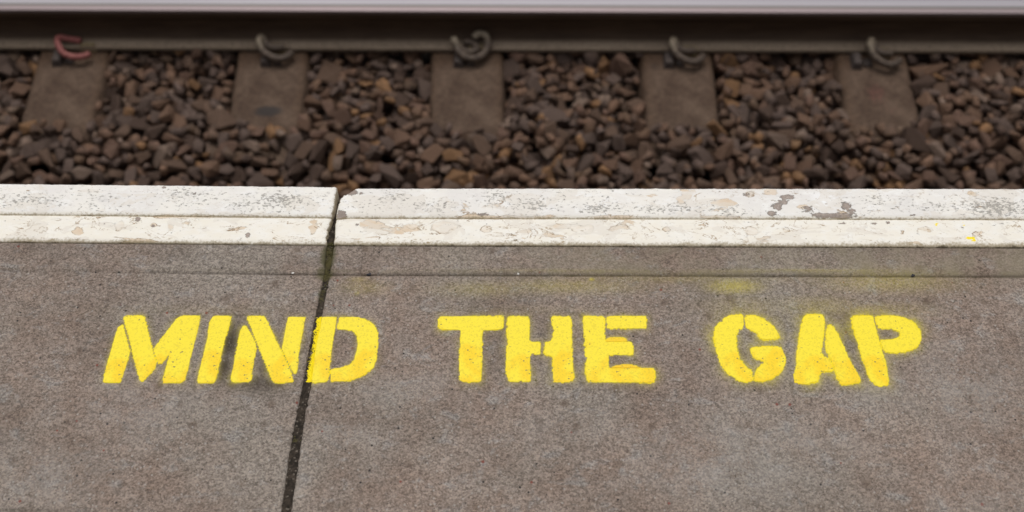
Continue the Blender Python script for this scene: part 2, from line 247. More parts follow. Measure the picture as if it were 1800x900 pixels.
def concrete_nodes(m):
    """worn concrete paving: fine exposed sand and aggregate; returns the colour and a height"""
    big = m.noise(3.2, 3, 0.6); mid = m.noise(17, 4, 0.65); fine = m.noise(260, 4, 0.8)
    cell = m.voro(430, 'Color'); g = m.chan(cell, 0); g2 = m.chan(cell, 1)
    st = m.voro(300, 'Color', vec=m.stretch((0.7, 1.0, 1.0))); g3 = m.chan(st, 0)
    warm = m.mix(m.step(mid, 0.36, 0.66), (0.226, 0.174, 0.144), (0.250, 0.205, 0.177))
    warm = m.mix(m.math('MULTIPLY', m.step(big, 0.42, 0.66), 0.7), warm, (0.254, 0.230, 0.202))
    wisp = m.step(m.noise(30, 5, 0.7, vec=m.stretch((0.8, 1.2, 1)), dist=0.5), 0.53, 0.68)
    warm = m.mix(m.math('MULTIPLY', wisp, 0.8), warm, (0.268, 0.250, 0.236))
    blot = m.step(m.noise(44, 4, 0.65), 0.60, 0.74)
    warm = m.mix(m.math('MULTIPLY', blot, 0.55), warm, (0.155, 0.108, 0.080))
    swing = m.noise(5.5, 4, 0.62, dist=0.4)
    warm = m.mix(1.0, warm, m.ramp(swing, [(0.32, (0.85, 0.835, 0.82)), (0.5, (1.0, 1.0, 1.0)), (0.68, (1.12, 1.125, 1.13))]), 'MULTIPLY')
    # grains
    tone = m.math('ADD', m.math('MULTIPLY', g, 0.52), m.math('MULTIPLY', g3, 0.30))
    tone = m.math('ADD', tone, m.math('MULTIPLY', fine, 0.80))
    tone = m.step(tone, 0.32, 1.30)
    c = m.mix(1.0, warm, m.ramp(tone, [(0.0, (0.50, 0.475, 0.46)), (0.5, (0.98, 0.97, 0.96)), (1.0, (1.50, 1.48, 1.45))]), 'MULTIPLY')
    # brown stain spots, black pits, pale and coloured chips
    v = m.voro(30); vc = m.chan(m.voro(30, 'Color'), 1)
    spot = m.math('MULTIPLY', m.step(m.math('ADD', v, m.math('MULTIPLY', fine, 0.25)), 0.44, 0.20), m.step(vc, 0.62, 0.80))
    c = m.mix(m.math('MULTIPLY', spot, 0.60), c, (0.11, 0.076, 0.056))
    v2 = m.voro(75); vc2 = m.chan(m.voro(75, 'Color'), 0)
    c = m.mix(m.math('MULTIPLY', m.step(v2, 0.17, 0.09), m.step(vc2, 0.84, 0.86)), c, (0.035, 0.030, 0.030))
    v3 = m.voro(110); vc3 = m.chan(m.voro(110, 'Color'), 2)
    c = m.mix(m.math('MULTIPLY', m.step(v3, 0.22, 0.14), m.math('MULTIPLY', m.step(vc3, 0.90, 0.92), 0.6)), c, (0.40, 0.375, 0.35))
    vc4 = m.chan(m.voro(60, 'Color'), 1); v4 = m.voro(60)
    c = m.mix(m.math('MULTIPLY', m.step(v4, 0.17, 0.12), m.step(vc4, 0.955, 0.96)), c, (0.20, 0.07, 0.055))
    h = m.math('ADD', m.math('MULTIPLY', g, 0.6), fine)
    return c, h, fine, g2, mid

def mat_slab():
    m = Mat('paving_concrete', 0.86, 0.25)
    c, h, fine, g2, mid = concrete_nodes(m)
    grime = m.attr('grime'); pale = m.attr('pale'); spray = m.attr('spray'); groove = m.attr('groove'); moss = m.attr('moss')
    c = m.mix(m.math('MULTIPLY', m.math('MULTIPLY', pale, m.step(m.math('ADD', mid, m.math('MULTIPLY', g2, 0.3)), 0.42, 0.82)), 0.7), c, (0.36, 0.345, 0.325))
    gr = m.math('MULTIPLY', grime, m.step(m.math('ADD', fine, m.math('MULTIPLY', g2, 0.3)), 0.22, 0.66))
    c = m.mix(m.math('MULTIPLY', gr, 0.95, True), c, (0.048, 0.037, 0.027))
    c = m.mix(m.math('MULTIPLY', m.step(m.math('ADD', groove, m.math('MULTIPLY', fine, 0.6)), 0.55, 1.15), 0.80), c, (0.050, 0.039, 0.026))
    c = m.mix(m.math('MULTIPLY', m.step(m.math('ADD', moss, m.math('MULTIPLY', fine, 0.9)), 0.75, 1.25), 0.8), c, (0.075, 0.070, 0.026))
    algae = m.attr('algae')
    c = m.mix(m.math('MULTIPLY', algae, m.step(m.math('ADD', mid, m.math('MULTIPLY', fine, 0.4)), 0.50, 0.95)), c, (0.225, 0.190, 0.130))
    grain = m.math('SUBTRACT', m.math('ADD', m.math('MULTIPLY', g2, 0.5), m.math('MULTIPLY', fine, 0.7)), 0.60)
    sp = m.math('ADD', spray, m.math('MULTIPLY', grain, m.math('MULTIPLY', spray, 0.9)))
    thin = m.mix(0.62, c, (0.56, 0.47, 0.045))
    c = m.mix(m.step(sp, 0.0, 0.50), c, thin)
    c = m.mix(m.math('MULTIPLY', m.step(sp, 0.36, 0.85), 0.95), c, YELLOW_PAINT)
    m.color(c); m.bump(h, 0.55, 0.0016)
    return m.m

def mat_white():
    m = Mat('white_paint', 0.62, 0.35)
    conc, h, fine, g2, mid = concrete_nodes(m)
    up = m.attr('upper'); tan = m.attr('tan'); grey = m.attr('grey'); pits = m.attr('pits'); bright = m.attr('bright')
    yel = m.attr('yellow'); dirt = m.attr('dirt')
    n1 = m.noise(60, 5, 0.65, vec=m.stretch((0.55, 1, 1))); n2 = m.noise(21, 5, 0.6, vec=m.stretch((0.5, 1.2, 1)), dist=0.6); n3 = m.noise(240, 3, 0.6); n4 = m.noise(9, 4, 0.6)
    lowc = m.mix(m.step(n1, 0.35, 0.7), (0.83, 0.785, 0.695), (0.855, 0.83, 0.775))
    upc = m.mix(m.step(n4, 0.38, 0.62), (0.770, 0.745, 0.715), (0.830, 0.800, 0.745))
    upc = m.mix(m.step(n1, 0.5, 0.68), upc, (0.85, 0.835, 0.81))
    c = m.mix(up, lowc, upc)
    c = m.mix(bright, c, (0.90, 0.90, 0.90))
    # worn-through ochre undercoat with a dark lifted rim
    wear = m.math('ADD', m.math('MULTIPLY', m.step(n2, 0.52, 0.70), m.math('SUBTRACT', 0.64, m.math('MULTIPLY', up, 0.30))), m.math('MULTIPLY', tan, 1.0))
    wv = m.math('ADD', wear, m.math('MULTIPLY', m.math('SUBTRACT', n1, 0.5), 1.3))
    c = m.mix(m.math('MULTIPLY', m.step(wv, 0.42, 0.50), m.step(n2, 0.25, 0.75)), c, m.mix(n1, (0.64, 0.455, 0.29), (0.73, 0.63, 0.50)))
    rim = m.math('MULTIPLY', m.step(wv, 0.36, 0.43), m.step(wv, 0.52, 0.45))
    c = m.mix(m.math('MULTIPLY', rim, m.step(m.noise(33, 3), 0.45, 0.62)), c, (0.30, 0.20, 0.11))
    crack = m.math('ABSOLUTE', m.math('SUBTRACT', m.noise(26, 4, 0.6, vec=m.stretch((0.5, 1.1, 1)), dist=0.9), 0.5))
    cm = m.math('MULTIPLY', m.step(m.noise(13, 3, 0.6), 0.44, 0.58), m.math('SUBTRACT', 1.0, m.math('MULTIPLY', up, m.math('SUBTRACT', 0.72, m.math('MULTIPLY', tan, 3.0, True)))))
    c = m.mix(m.math('MULTIPLY', m.math('MULTIPLY', m.step(crack, 0.016, 0.004), m.step(n3, 0.35, 0.6)), m.math('MULTIPLY', cm, 0.95), True), c, (0.37, 0.26, 0.15))
    layer = m.math('MULTIPLY', m.step(m.noise(18, 4, 0.6, vec=m.stretch((0.55, 1.1, 1)), dist=0.8), 0.545, 0.56), 0.5)
    c = m.mix(layer, c, (0.72, 0.665, 0.59))
    # bare concrete where flakes are gone
    gv = m.math('ADD', grey, m.math('ADD', m.math('MULTIPLY', m.math('SUBTRACT', m.noise(60, 6, 0.8), 0.5), 2.6), m.math('MULTIPLY', m.math('SUBTRACT', n1, 0.5), 0.8)))
    c = m.mix(m.step(gv, 0.47, 0.62), c, m.mix(0.5, m.mix(1.0, conc, (1.25, 1.22, 1.2), 'MULTIPLY'), (0.38, 0.32, 0.285)))
    c = m.mix(m.math('MULTIPLY', m.math('MULTIPLY', m.step(gv, 0.42, 0.5), m.step(gv, 0.62, 0.54)), 0.7), c, (0.10, 0.075, 0.05))
    # little pits that let the stone show
    pn = m.noise(300, 3, 0.6, vec=m.stretch((0.55, 1, 1)), dist=0.5)
    dens = m.math('ADD', m.math('MULTIPLY', pits, 0.160), m.math('MULTIPLY', up, m.math('MULTIPLY', m.step(n4, 0.42, 0.68), 0.062)))
    dens = m.math('ADD', dens, m.math('MULTIPLY', m.math('SUBTRACT', n1, 0.5), 0.10))
    pit = m.step(m.math('ADD', pn, dens), 0.655, 0.735)
    c = m.mix(m.math('MULTIPLY', pit, 0.82), c, m.mix(n3, (0.17, 0.155, 0.13), (0.44, 0.41, 0.37)))
    blot = m.math('MULTIPLY', m.step(m.noise(38, 4, 0.65, vec=m.stretch((0.45, 1, 1))), 0.56, 0.72), m.math('ADD', m.math('MULTIPLY', pits, 0.32), 0.08))
    c = m.mix(blot, c, (0.50, 0.485, 0.47))
    dv = m.math('ADD', dirt, m.math('ADD', m.math('MULTIPLY', m.math('SUBTRACT', n1, 0.5), 1.1), m.math('MULTIPLY', m.math('SUBTRACT', n3, 0.5), 1.1)))
    c = m.mix(m.math('MULTIPLY', m.step(dv, 0.22, 0.75), 0.80), c, (0.36, 0.285, 0.165))
    c = m.mix(m.math('MULTIPLY', m.step(dv, 0.70, 1.15), 0.85), c, (0.085, 0.065, 0.035))
    c = m.mix(m.step(m.math('ADD', yel, m.math('MULTIPLY', m.math('SUBTRACT', n3, 0.5), 1.0)), 0.40, 0.55), c, YELLOW_PAINT)
    m.color(c)
    hh = m.math('SUBTRACT', m.math('MULTIPLY', n3, 0.25), m.math('ADD', m.math('MULTIPLY', m.step(gv, 0.50, 0.56), 1.0), m.math('ADD', m.math('MULTIPLY', pit, 0.8), m.math('MULTIPLY', m.step(wv, 0.42, 0.48), 0.6))))
    m.bump(hh, 0.7, 0.0012)
    return m.m

def mat_yellow(name, base, deep):
    m = Mat(name, 0.55, 0.4)
    n1 = m.noise(22, 3, 0.5); n2 = m.noise(300, 3, 0.6); n3 = m.noise(75, 4, 0.6)
    c = m.mix(m.step(m.math('SUBTRACT', n1, m.math('MULTIPLY', m.xyz(1), 2.8)), 0.53, 0.70), base, deep)
    gr = m.chan(m.voro(430, 'Color'), 0)
    c = m.mix(m.math('MULTIPLY', m.step(gr, 0.55, 1.0), 0.32), c, (0.58, 0.43, 0.02))
    c = m.mix(m.math('MULTIPLY', m.step(n3, 0.55, 0.75), 0.5), c, (0.95, 0.77, 0.045))
    worn = m.step(m.noise(16, 3, 0.5), 0.45, 0.72)
    sp = m.noise(210, 2, 0.5, vec=m.stretch((0.6, 1, 1)))
    hole = m.step(m.math('ADD', sp, m.math('MULTIPLY', worn, 0.085)), 0.700, 0.735)
    c = m.mix(m.math('MULTIPLY', hole, 0.8), c, (0.20, 0.15, 0.06))
    v2 = m.voro(38); vc2 = m.chan(m.voro(38, 'Color'), 0)
    c = m.mix(m.math('MULTIPLY', m.step(m.math('ADD', v2, m.math('MULTIPLY', n2, 0.12)), 0.145, 0.095), m.step(vc2, 0.93, 0.94)), c, (0.07, 0.055, 0.03))
    smear = m.step(m.noise(11, 4, 0.6, dist=0.8), 0.64, 0.74)
    c = m.mix(m.math('MULTIPLY', smear, 0.22), c, (0.55, 0.40, 0.03))
    m.color(c); m.bump(m.math('ADD', m.math('MULTIPLY', m.chan(m.voro(330, 'Color'), 0), 0.6), n2), 0.35, 0.0010)
    return m.m

def mat_filler():
    m = Mat('joint_dirt', 0.9, 0.2)
    n = m.noise(120, 4, 0.7); g = m.chan(m.voro(420, 'Color'), 0)
    c = m.mix(m.step(n, 0.35, 0.7), (0.020, 0.016, 0.012), (0.062, 0.047, 0.036))
    c = m.mix(m.math('MULTIPLY', m.step(g, 0.93, 0.97), 0.6), c, (0.20, 0.17, 0.14))
    c = m.mix(m.step(m.math('ADD', m.attr('moss'), m.math('MULTIPLY', n, 0.9)), 0.72, 1.15), c, (0.075, 0.064, 0.026))
    c = m.mix(m.step(m.math('ADD', m.attr('spray'), m.math('MULTIPLY', m.math('SUBTRACT', m.noise(180, 4, 0.7), 0.5), 2.2)), 0.50, 0.75), c, YELLOW_PAINT)
    m.color(c); m.bump(n, 0.9, 0.003)
    return m.m

def mat_stone(name, per_object):
    m = Mat(name, 0.82, 0.3)
    if per_object: r = m.t.nodes.new('ShaderNodeObjectInfo').outputs['Random']
    else: r = m.t.nodes.new('ShaderNodeNewGeometry').outputs['Random Per Island']
    c = m.ramp(r, [(0.0, (0.072, 0.045, 0.034)), (0.14, (0.125, 0.079, 0.056)), (0.28, (0.098, 0.068, 0.056)), (0.42, (0.146, 0.087, 0.059)),
                   (0.55, (0.120, 0.084, 0.070)), (0.68, (0.170, 0.102, 0.068)), (0.78, (0.140, 0.084, 0.061)), (0.885, (0.225, 0.125, 0.062)), (0.945, (0.195, 0.140, 0.110))], True)
    n = m.noise(55, 4, 0.65); n2 = m.noise(14, 2, 0.5)
    c = m.mix(1.0, c, m.ramp(n, [(0.28, (0.38, 0.36, 0.35)), (0.72, (1.38, 1.33, 1.29))]), 'MULTIPLY')
    c = m.mix(m.math('MULTIPLY', m.step(n2, 0.52, 0.7), 0.5), c, (0.115, 0.072, 0.042))
    m.color(c); m.bump(n, 0.6, 0.004)
    return m.m

def mat_sleeper():
    m = Mat('sleeper_concrete', 0.9, 0.2)
    n = m.noise(9, 5, 0.65); n2 = m.noise(90, 4, 0.7)
    c = m.mix(m.step(n, 0.35, 0.65), (0.074, 0.048, 0.035), (0.126, 0.087, 0.064))
    c = m.mix(1.0, c, m.ramp(n2, [(0.25, (0.5, 0.5, 0.5)), (0.75, (1.5, 1.47, 1.42))]), 'MULTIPLY')
    c = m.mix(m.math('MULTIPLY', m.step(m.math('ADD', m.attr('red'), m.math('MULTIPLY', m.math('SUBTRACT', n2, 0.5), 2.0)), 0.5, 0.8), 0.5), c, (0.17, 0.06, 0.055))
    c = m.mix(m.math('MULTIPLY', m.step(m.math('ADD', m.attr('oil'), m.math('SUBTRACT', n2, 0.5)), 0.4, 0.7), 0.85), c, (0.035, 0.032, 0.032))
    c = m.mix(m.math('MULTIPLY', m.attr('rust'), m.step(n2, 0.3, 0.7)), c, (0.115, 0.066, 0.038))
    m.color(c); m.bump(n2, 0.6, 0.003)
    return m.m

def mat_rail():
    m = Mat('rusty_rail_steel', 0.75, 0.3)
    n = m.noise(30, 5, 0.7, vec=m.stretch((0.15, 1, 1))); n2 = m.noise(140, 4, 0.7)
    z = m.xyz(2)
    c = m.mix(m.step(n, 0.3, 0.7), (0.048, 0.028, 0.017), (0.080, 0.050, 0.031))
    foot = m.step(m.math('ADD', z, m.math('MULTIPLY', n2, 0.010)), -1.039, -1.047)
    c = m.mix(m.math('MULTIPLY', foot, m.step(n2, 0.15, 0.6)), c, m.mix(n, (0.20, 0.148, 0.105), (0.36, 0.285, 0.215)))  # pale dusty foot, colour raised to offset the shade of web and head
    m.color(c); m.bump(n2, 0.5, 0.002)
    return m.m

def mat_polished():
    m = Mat('polished_railhead', 0.30, 0.5)
    n = m.noise(60, 3, 0.5, vec=m.stretch((0.02, 1, 1))); n2 = m.noise(9, 4, 0.6, vec=m.stretch((0.3, 1, 1)))
    y = m.xyz(1)
    c = m.mix(n, (0.31, 0.29, 0.315), (0.41, 0.385, 0.41))
    edge = m.step(y, 2.8030, 2.7980)
    c = m.mix(edge, c, m.mix(n2, (0.22, 0.175, 0.18), (0.29, 0.24, 0.245)))
    line = m.math('MULTIPLY', m.step(y, 2.7960, 2.7985), m.step(y, 2.8080, 2.8050))
    c = m.mix(m.math('MULTIPLY', line, 0.85), c, (0.085, 0.085, 0.065))
    m.color(c); m.b.inputs['Metallic'].default_value = 0.75
    m.rough(m.math('ADD', 0.40, m.math('MULTIPLY', n2, 0.2)))
    return m.m

def mat_plain(name, a, b, scale, rough=0.8, metal=0.0, bump=0.4):
    m = Mat(name, rough, 0.3)
    n = m.noise(scale, 4, 0.65)
    m.color(m.mix(m.step(n, 0.3, 0.7), a, b)); m.b.inputs['Metallic'].default_value = metal
    m.bump(n, bump, 0.002)
    return m.m

M_SLAB = mat_slab(); M_WHITE = mat_white()
M_YEL = mat_yellow('yellow_stencil_paint', (0.945, 0.765, 0.022), (0.945, 0.655, 0.002))
M_AMBER = mat_yellow('thick_amber_paint', (0.93, 0.62, 0.003), (0.92, 0.57, 0.002))
M_FILL = mat_filler()
M_STONE1 = mat_stone('ballast_stone_single', True); M_STONE2 = mat_stone('ballast_stone_mass', False)
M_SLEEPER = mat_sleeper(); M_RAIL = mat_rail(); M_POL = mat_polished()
def mat_clip():
    m = Mat('weathered_clip_steel', 0.6, 0.3)
    n = m.noise(70, 4, 0.65)
    c = m.mix(m.step(n, 0.3, 0.7), (0.052, 0.036, 0.028), (0.115, 0.085, 0.064))
    c = m.mix(m.math('MULTIPLY', m.step(m.math('ADD', m.xyz(2), m.math('MULTIPLY', n, 0.016)), 0.060, 0.076), 0.45), c, (0.34, 0.28, 0.20))   # paler towards the top of the raised bend
    m.color(c); m.bump(n, 0.4, 0.002)
    return m.m
M_CLIP = mat_clip()
M_CLIPR = mat_plain('red_painted_clip', (0.175, 0.045, 0.045), (0.31, 0.115, 0.10), 75, 0.6)
M_IRON = mat_plain('dark_cast_iron', (0.055, 0.043, 0.040), (0.085, 0.066, 0.058), 80, 0.75)
M_INS = mat_plain('tan_nylon', (0.19, 0.145, 0.085), (0.28, 0.22, 0.13), 60, 0.6)
M_BED = mat_plain('ballast_dust', (0.022, 0.017, 0.014), (0.040, 0.030, 0.024), 20, 0.95)
M_GROUND = mat_plain('dark_earth', (0.05, 0.042, 0.033), (0.085, 0.070, 0.052), 1.3, 0.95)
M_WALL = mat_plain('platform_wall_concrete', (0.16, 0.14, 0.12), (0.24, 0.21, 0.18), 6, 0.9)
M_MOSS = mat_plain('moss_green', (0.055, 0.048, 0.018), (0.095, 0.085, 0.030), 200, 0.95)

# ------------------------------------------------------------------ ground and platform body
bm = bmesh.new()
vs = [bm.verts.new(p) for p in ((-300, -300, -1.45), (300, -300, -1.45), (300, 300, -1.45), (-300, 300, -1.45))]
bm.faces.new(vs)
tag(link('ground', from_bm('ground', bm), M_GROUND), kind='structure')

bm = bmesh.new()
box_bm(bm, -6, 6, -3.0, 1.10, -1.44, -0.085)
platform = tag(link('platform', from_bm('platform', bm), M_WALL), kind='structure')

# ------------------------------------------------------------------ letters as distances, for the overspray on the slab
INSET = 0.85
def smooth_outline(pts, keep=0.20, step=2.4, jit=0.35, seed=0.0, worn=False):
    p = [np.array(q, float) for q in pts]
    out = []
    n = len(p)
    for i in range(n):
        a, b, c = p[i - 1], p[i], p[(i + 1) % n]
        la, lc = np.linalg.norm(a - b), np.linalg.norm(c - b)
        ra, rc = min(keep * la, 4.0), min(keep * lc, 4.0)
        q0 = b + (a - b) / la * ra; q1 = b + (c - b) / lc * rc
        for t in (0.0, 0.5, 1.0):
            out.append((1 - t) ** 2 * q0 + 2 * t * (1 - t) * b + t * t * q1)
    res = []
    n = len(out)
    for i in range(n):
        a, b = out[i], out[(i + 1) % n]
        k = max(1, int(np.linalg.norm(b - a) / step))
        for s in range(k): res.append(a + (b - a) * s / k)
    fin = []
    P = np.array(res); T = np.roll(P, -1, axis=0) - np.roll(P, 1, axis=0); T /= np.linalg.norm(T, axis=1)[:, None] + 1e-9
    area = 0.5 * np.sum(P[:, 0] * np.roll(P[:, 1], -1) - np.roll(P[:, 0], -1) * P[:, 1])
    inward = np.sign(area) * np.stack([-T[:, 1], T[:, 0]], 1)
    depth = np.full(len(P), INSET)
    if worn:                                          # paint broken away in small bites along the left and lower edges
        for k in range(len(P)):
            if inward[k, 0] > 0.5 or inward[k, 1] > 0.7:
                depth[k] += 7.0 * max(0.0, mnoise.noise(Vector((P[k, 0] * 0.20, P[k, 1] * 0.20, seed + 40))) - 0.18)
    res = P + inward * depth[:, None]
    for q in res:
        d = Vector((q[0] * 0.16, q[1] * 0.16, seed))
        e = Vector((q[0] * 0.55, q[1] * 0.55, seed + 7))
        fin.append((q[0] + jit * (1.5 * mnoise.noise(d) + 1.2 * mnoise.noise(e)), q[1] + jit * (1.5 * mnoise.noise(d + Vector((31, 5, 0))) + 1.2 * mnoise.noise(e + Vector((9, 77, 0))))))
    return fin

STROKES = []           # (letter index, outline, amber?)
for li, (ch, outl, amb) in enumerate(LETTERS):
    j = 0.35 if ch in 'MIND' else 0.6
    for k, o in enumerate(outl): STROKES.append((li, smooth_outline(o, jit=j, seed=li * 3.1 + k, worn=ch in 'HEGAP'), False))
    for k, o in enumerate(amb): STROKES.append((li, smooth_outline(o, jit=0.5, seed=li * 5.7 + k), True))

def letter_distance(x, y):
    """distance in mm to the nearest stroke, negative inside, and index of its letter"""
    d = np.full(x.shape, 1e3); ins = np.zeros(x.shape, bool); who = np.zeros(x.shape, int)
    for li, o, am in STROKES:
        P = np.array(o); Q = np.roll(P, -1, axis=0)
        lo = P.min(0) - 45; hi = P.max(0) + 45
        idx = np.where((x > lo[0]) & (x < hi[0]) & (y > lo[1]) & (y < hi[1]))[0]
        if not len(idx): continue
        px = x[idx]; py = y[idx]
        best = np.full(px.shape, 1e6); inside = np.zeros(px.shape, bool)
        for (ax, ay), (bx, by) in zip(P, Q):
            ex, ey = bx - ax, by - ay
            t = np.clip(((px - ax) * ex + (py - ay) * ey) / (ex * ex + ey * ey + 1e-9), 0, 1)
            best = np.minimum(best, (px - ax - t * ex) ** 2 + (py - ay - t * ey) ** 2)
            c = ((ay > py) != (by > py)) & (px < ex * (py - ay) / (ey + 1e-12) + ax)
            inside ^= c
        dd = np.sqrt(best)
        upd = dd < d[idx]
        who[idx[upd]] = li
        d[idx] = np.minimum(d[idx], dd)
        ins[idx] |= inside
    d[ins] = 0
    return d, who

def spray_at(x, y):
    d, who = letter_distance(x, y)
    wide = np.where(who >= 7, 1.35, np.where(who >= 4, 0.95, 0.75))
    above = np.clip((y - 985) / 60, -0.4, 1.0)
    wide = wide * (1 + 0.35 * np.where(who >= 7, above, 0))
    s = 0.66 * np.exp(-(d / (1.0 * wide)) ** 1.3) + np.where(who >= 7, 0.40, 0.30) * np.exp(-(d / (10 * wide)) ** 1.1)
    # the halo comes and goes along the outlines
    var = np.array([0.75 + 0.75 * mnoise.noise(Vector((a * 0.03, b * 0.03, 3.0))) for a, b in zip(x, y)])
    s = np.where(d < 0.5, 1.0, s * np.clip(var, 0.25, 1.3))
    return np.maximum(s, 0.62 * gauss(x, y, SPRAY))

# ------------------------------------------------------------------ the two paving slabs and their white edges
JL = np.array(JOINT_LEFT)[::-1]; JR = np.array(JOINT_RIGHT)[::-1]     # increasing y
def joint_x(side, y):
    J = JL if side < 0 else JR
    x = np.interp(y, J[:, 1], J[:, 0])
    lo = y < J[0, 1]
    x = np.where(lo, J[0, 0] + (y - J[0, 1]) * 0.055, x)
    wob = np.array([mnoise.noise(Vector((0.11 * t, side * 9.0, 0))) * 1.0 + mnoise.noise(Vector((0.33 * t, side * 9.0, 4))) * 1.1 + max(0.0, mnoise.noise(Vector((0.12 * t, side * 5.0, 9))) - 0.20) * 6.0 * side for t in y])
    return x + wob
def line_y(lines, key, x):
    (x0, y0), (x1, y1) = lines[key]
    return y0 + (y1 - y0) * (np.clip(x, -1300, 1300) - x0) / (x1 - x0)

def columns(side):
    t = [0.0, 1.2, 2.6, 4.5, 7.0] + list(np.arange(9.4, 1010, 2.4)) + list(np.arange(1010, 1330, 8)) + list(np.arange(1350, 2701, 75))
    return np.array(t) * side

def grid_faces(nr, nc, flip):
    i, j = np.meshgrid(np.arange(nr - 1), np.arange(nc - 1), indexing='ij')
    a = (i * nc + j).ravel(); q = np.stack([a, a + 1, a + nc + 1, a + nc], 1)
    return q[:, ::-1] if flip else q

def build_sheet(name, side, lines, rows, mat, parent, attrs):
    """rows: functions of the approximate x giving (y mm, z mm)"""
    t = columns(side)
    cols = np.concatenate([[t[0]], t])
    nr, nc = len(rows), len(cols)
    X = np.zeros((nr, nc)); Y = np.zeros((nr, nc)); Z = np.zeros((nr, nc))
    xa = (-312 if side < 0 else -308) + cols
    for r, fn in enumerate(rows):
        y, z = fn(xa)
        Y[r] = y; Z[r] = z
    xb = joint_x(side, Y.ravel()).reshape(Y.shape)
    X = xb + cols[None, :]
    at = np.abs(cols)[None, :]
    Z = Z - 2.6 * np.clip(1 - at / 4.5, 0, 1) ** 2
    Z[:, 0] -= 30                                     # the side face down into the joint
    # slightly uneven casting
    wav = np.array([mnoise.noise(Vector((a * 0.012, b * 0.02, 1.7))) for a, b in zip(X.ravel(), Y.ravel())]).reshape(X.shape)
    Z = Z + 0.12 * wav
    x = X.ravel(); y = Y.ravel()
    if side > 0:                                      # broken corner at the nosing and a chip beside the mid groove
        cor = np.clip(1 - ((x + 302) / 30.0 + (1297 - y) / 26.0), 0, 1) * (y > 1240)
        chip = gauss(x, y, [(-303, 1233, 7, 7, 1)])
        Z = Z - (11 * np.clip(cor * 2.2, 0, 1) + 4 * chip).reshape(Z.shape)
        Y = Y - (6 * np.clip(cor * 2.2, 0, 1)).reshape(Y.shape)
    v = np.stack([X.ravel(), Y.ravel(), Z.ravel()], 1) / 1000.0
    me = mesh_np(name, v, grid_faces(nr, nc, side < 0), True)
    for k, fn in attrs.items(): attr(me, k, fn(x, y))
    return link(name, me, mat, parent)

def body_rows(lines, side):
    rows = []
    dep = (lambda x: np.clip((x + 760) / 400, 0.12, 1.0)) if side < 0 else (lambda x: np.ones_like(x))
    g = lambda x: line_y(lines, 'gr', x); b = lambda x: line_y(lines, 'bot', x)
    for yy in (-1200, -600, -100, 200, 400, 520, 590): rows.append(lambda x, yy=yy: (np.full_like(x, yy), 0 * x))
    for yy in np.concatenate([np.arange(620, 884, 4.4), np.arange(884, 1056, 2.2)]): rows.append(lambda x, yy=yy: (np.full_like(x, yy), 0 * x))
    for k in range(0, 16): rows.append(lambda x, k=k: (1057 + (g(x) - 5 - 1057) * k / 15.0, 0 * x))
    rows += [lambda x: (g(x) - 3.2, -0.3 * dep(x)), lambda x: (g(x) - 1.6, -2.0 * dep(x)), lambda x: (g(x) + 0.4, -2.0 * dep(x)),
             lambda x: (g(x) + 0.9, 0.2 * dep(x)), lambda x: (g(x) + 4.0, 1.6 + 0 * x), lambda x: (g(x) + 8.0, 2.8 + 0 * x), lambda x: (g(x) + 11, 3.0 + 0 * x)]
    for k in range(1, 15): rows.append(lambda x, k=k: (g(x) + 11 + (b(x) - g(x) - 13.5) * k / 14.0, 3.0 + 0 * x))
    rows += [lambda x: (b(x) - 1.2, 2.4 + 0 * x), lambda x: (b(x) - 0.6, 0.5 + 0 * x), lambda x: (b(x) - 0.5, -80 + 0 * x)]
    return rows

def white_rows(lines):
    b = lambda x: line_y(lines, 'bot', x); m = lambda x: line_y(lines, 'mid', x); e = lambda x: line_y(lines, 'edge', x)
    rows = [lambda x: (b(x) + 0.3, -80 + 0 * x), lambda x: (b(x) + 0.3, 0 * x), lambda x: (b(x) + 0.8, 3.2 + 0 * x), lambda x: (b(x) + 2.8, 4.6 + 0 * x), lambda x: (b(x) + 6.5, 5.8 + 0 * x), lambda x: (b(x) + 9, 6.0 + 0 * x)]
    for k in range(1, 15): rows.append(lambda x, k=k: (b(x) + 9 + (m(x) - b(x) - 12) * k / 14.0, 6.0 + 0 * x))
    rows += [lambda x: (m(x) - 1.4, 5.7 + 0 * x), lambda x: (m(x) - 0.5, 5.1 + 0 * x), lambda x: (m(x) + 0.4, 5.1 + 0 * x), lambda x: (m(x) + 1.0, 6.4 + 0 * x), lambda x: (m(x) + 3.5, 7.9 + 0 * x), lambda x: (m(x) + 7, 8.8 + 0 * x), lambda x: (m(x) + 9, 9.0 + 0 * x)]
    for k in range(1, 18): rows.append(lambda x, k=k: (m(x) + 9 + (e(x) - m(x) - 13.5) * k / 17.0, 9.0 + 0 * x))
    wobble = lambda x: np.array([1.1 * mnoise.noise(Vector((q * 0.05, 2.2, 0))) + 0.7 * mnoise.noise(Vector((q * 0.21, 5, 0))) for q in x])
    rows += [lambda x: (e(x) - 2.2 + wobble(x), 8.5 + 0 * x), lambda x: (e(x) - 0.7 + wobble(x), 7.2 + 0 * x), lambda x: (e(x) + wobble(x), 5.0 + 0 * x), lambda x: (e(x) + wobble(x), -80 + 0 * x), lambda x: (0 * x + 1090, -82 + 0 * x)]
    return rows

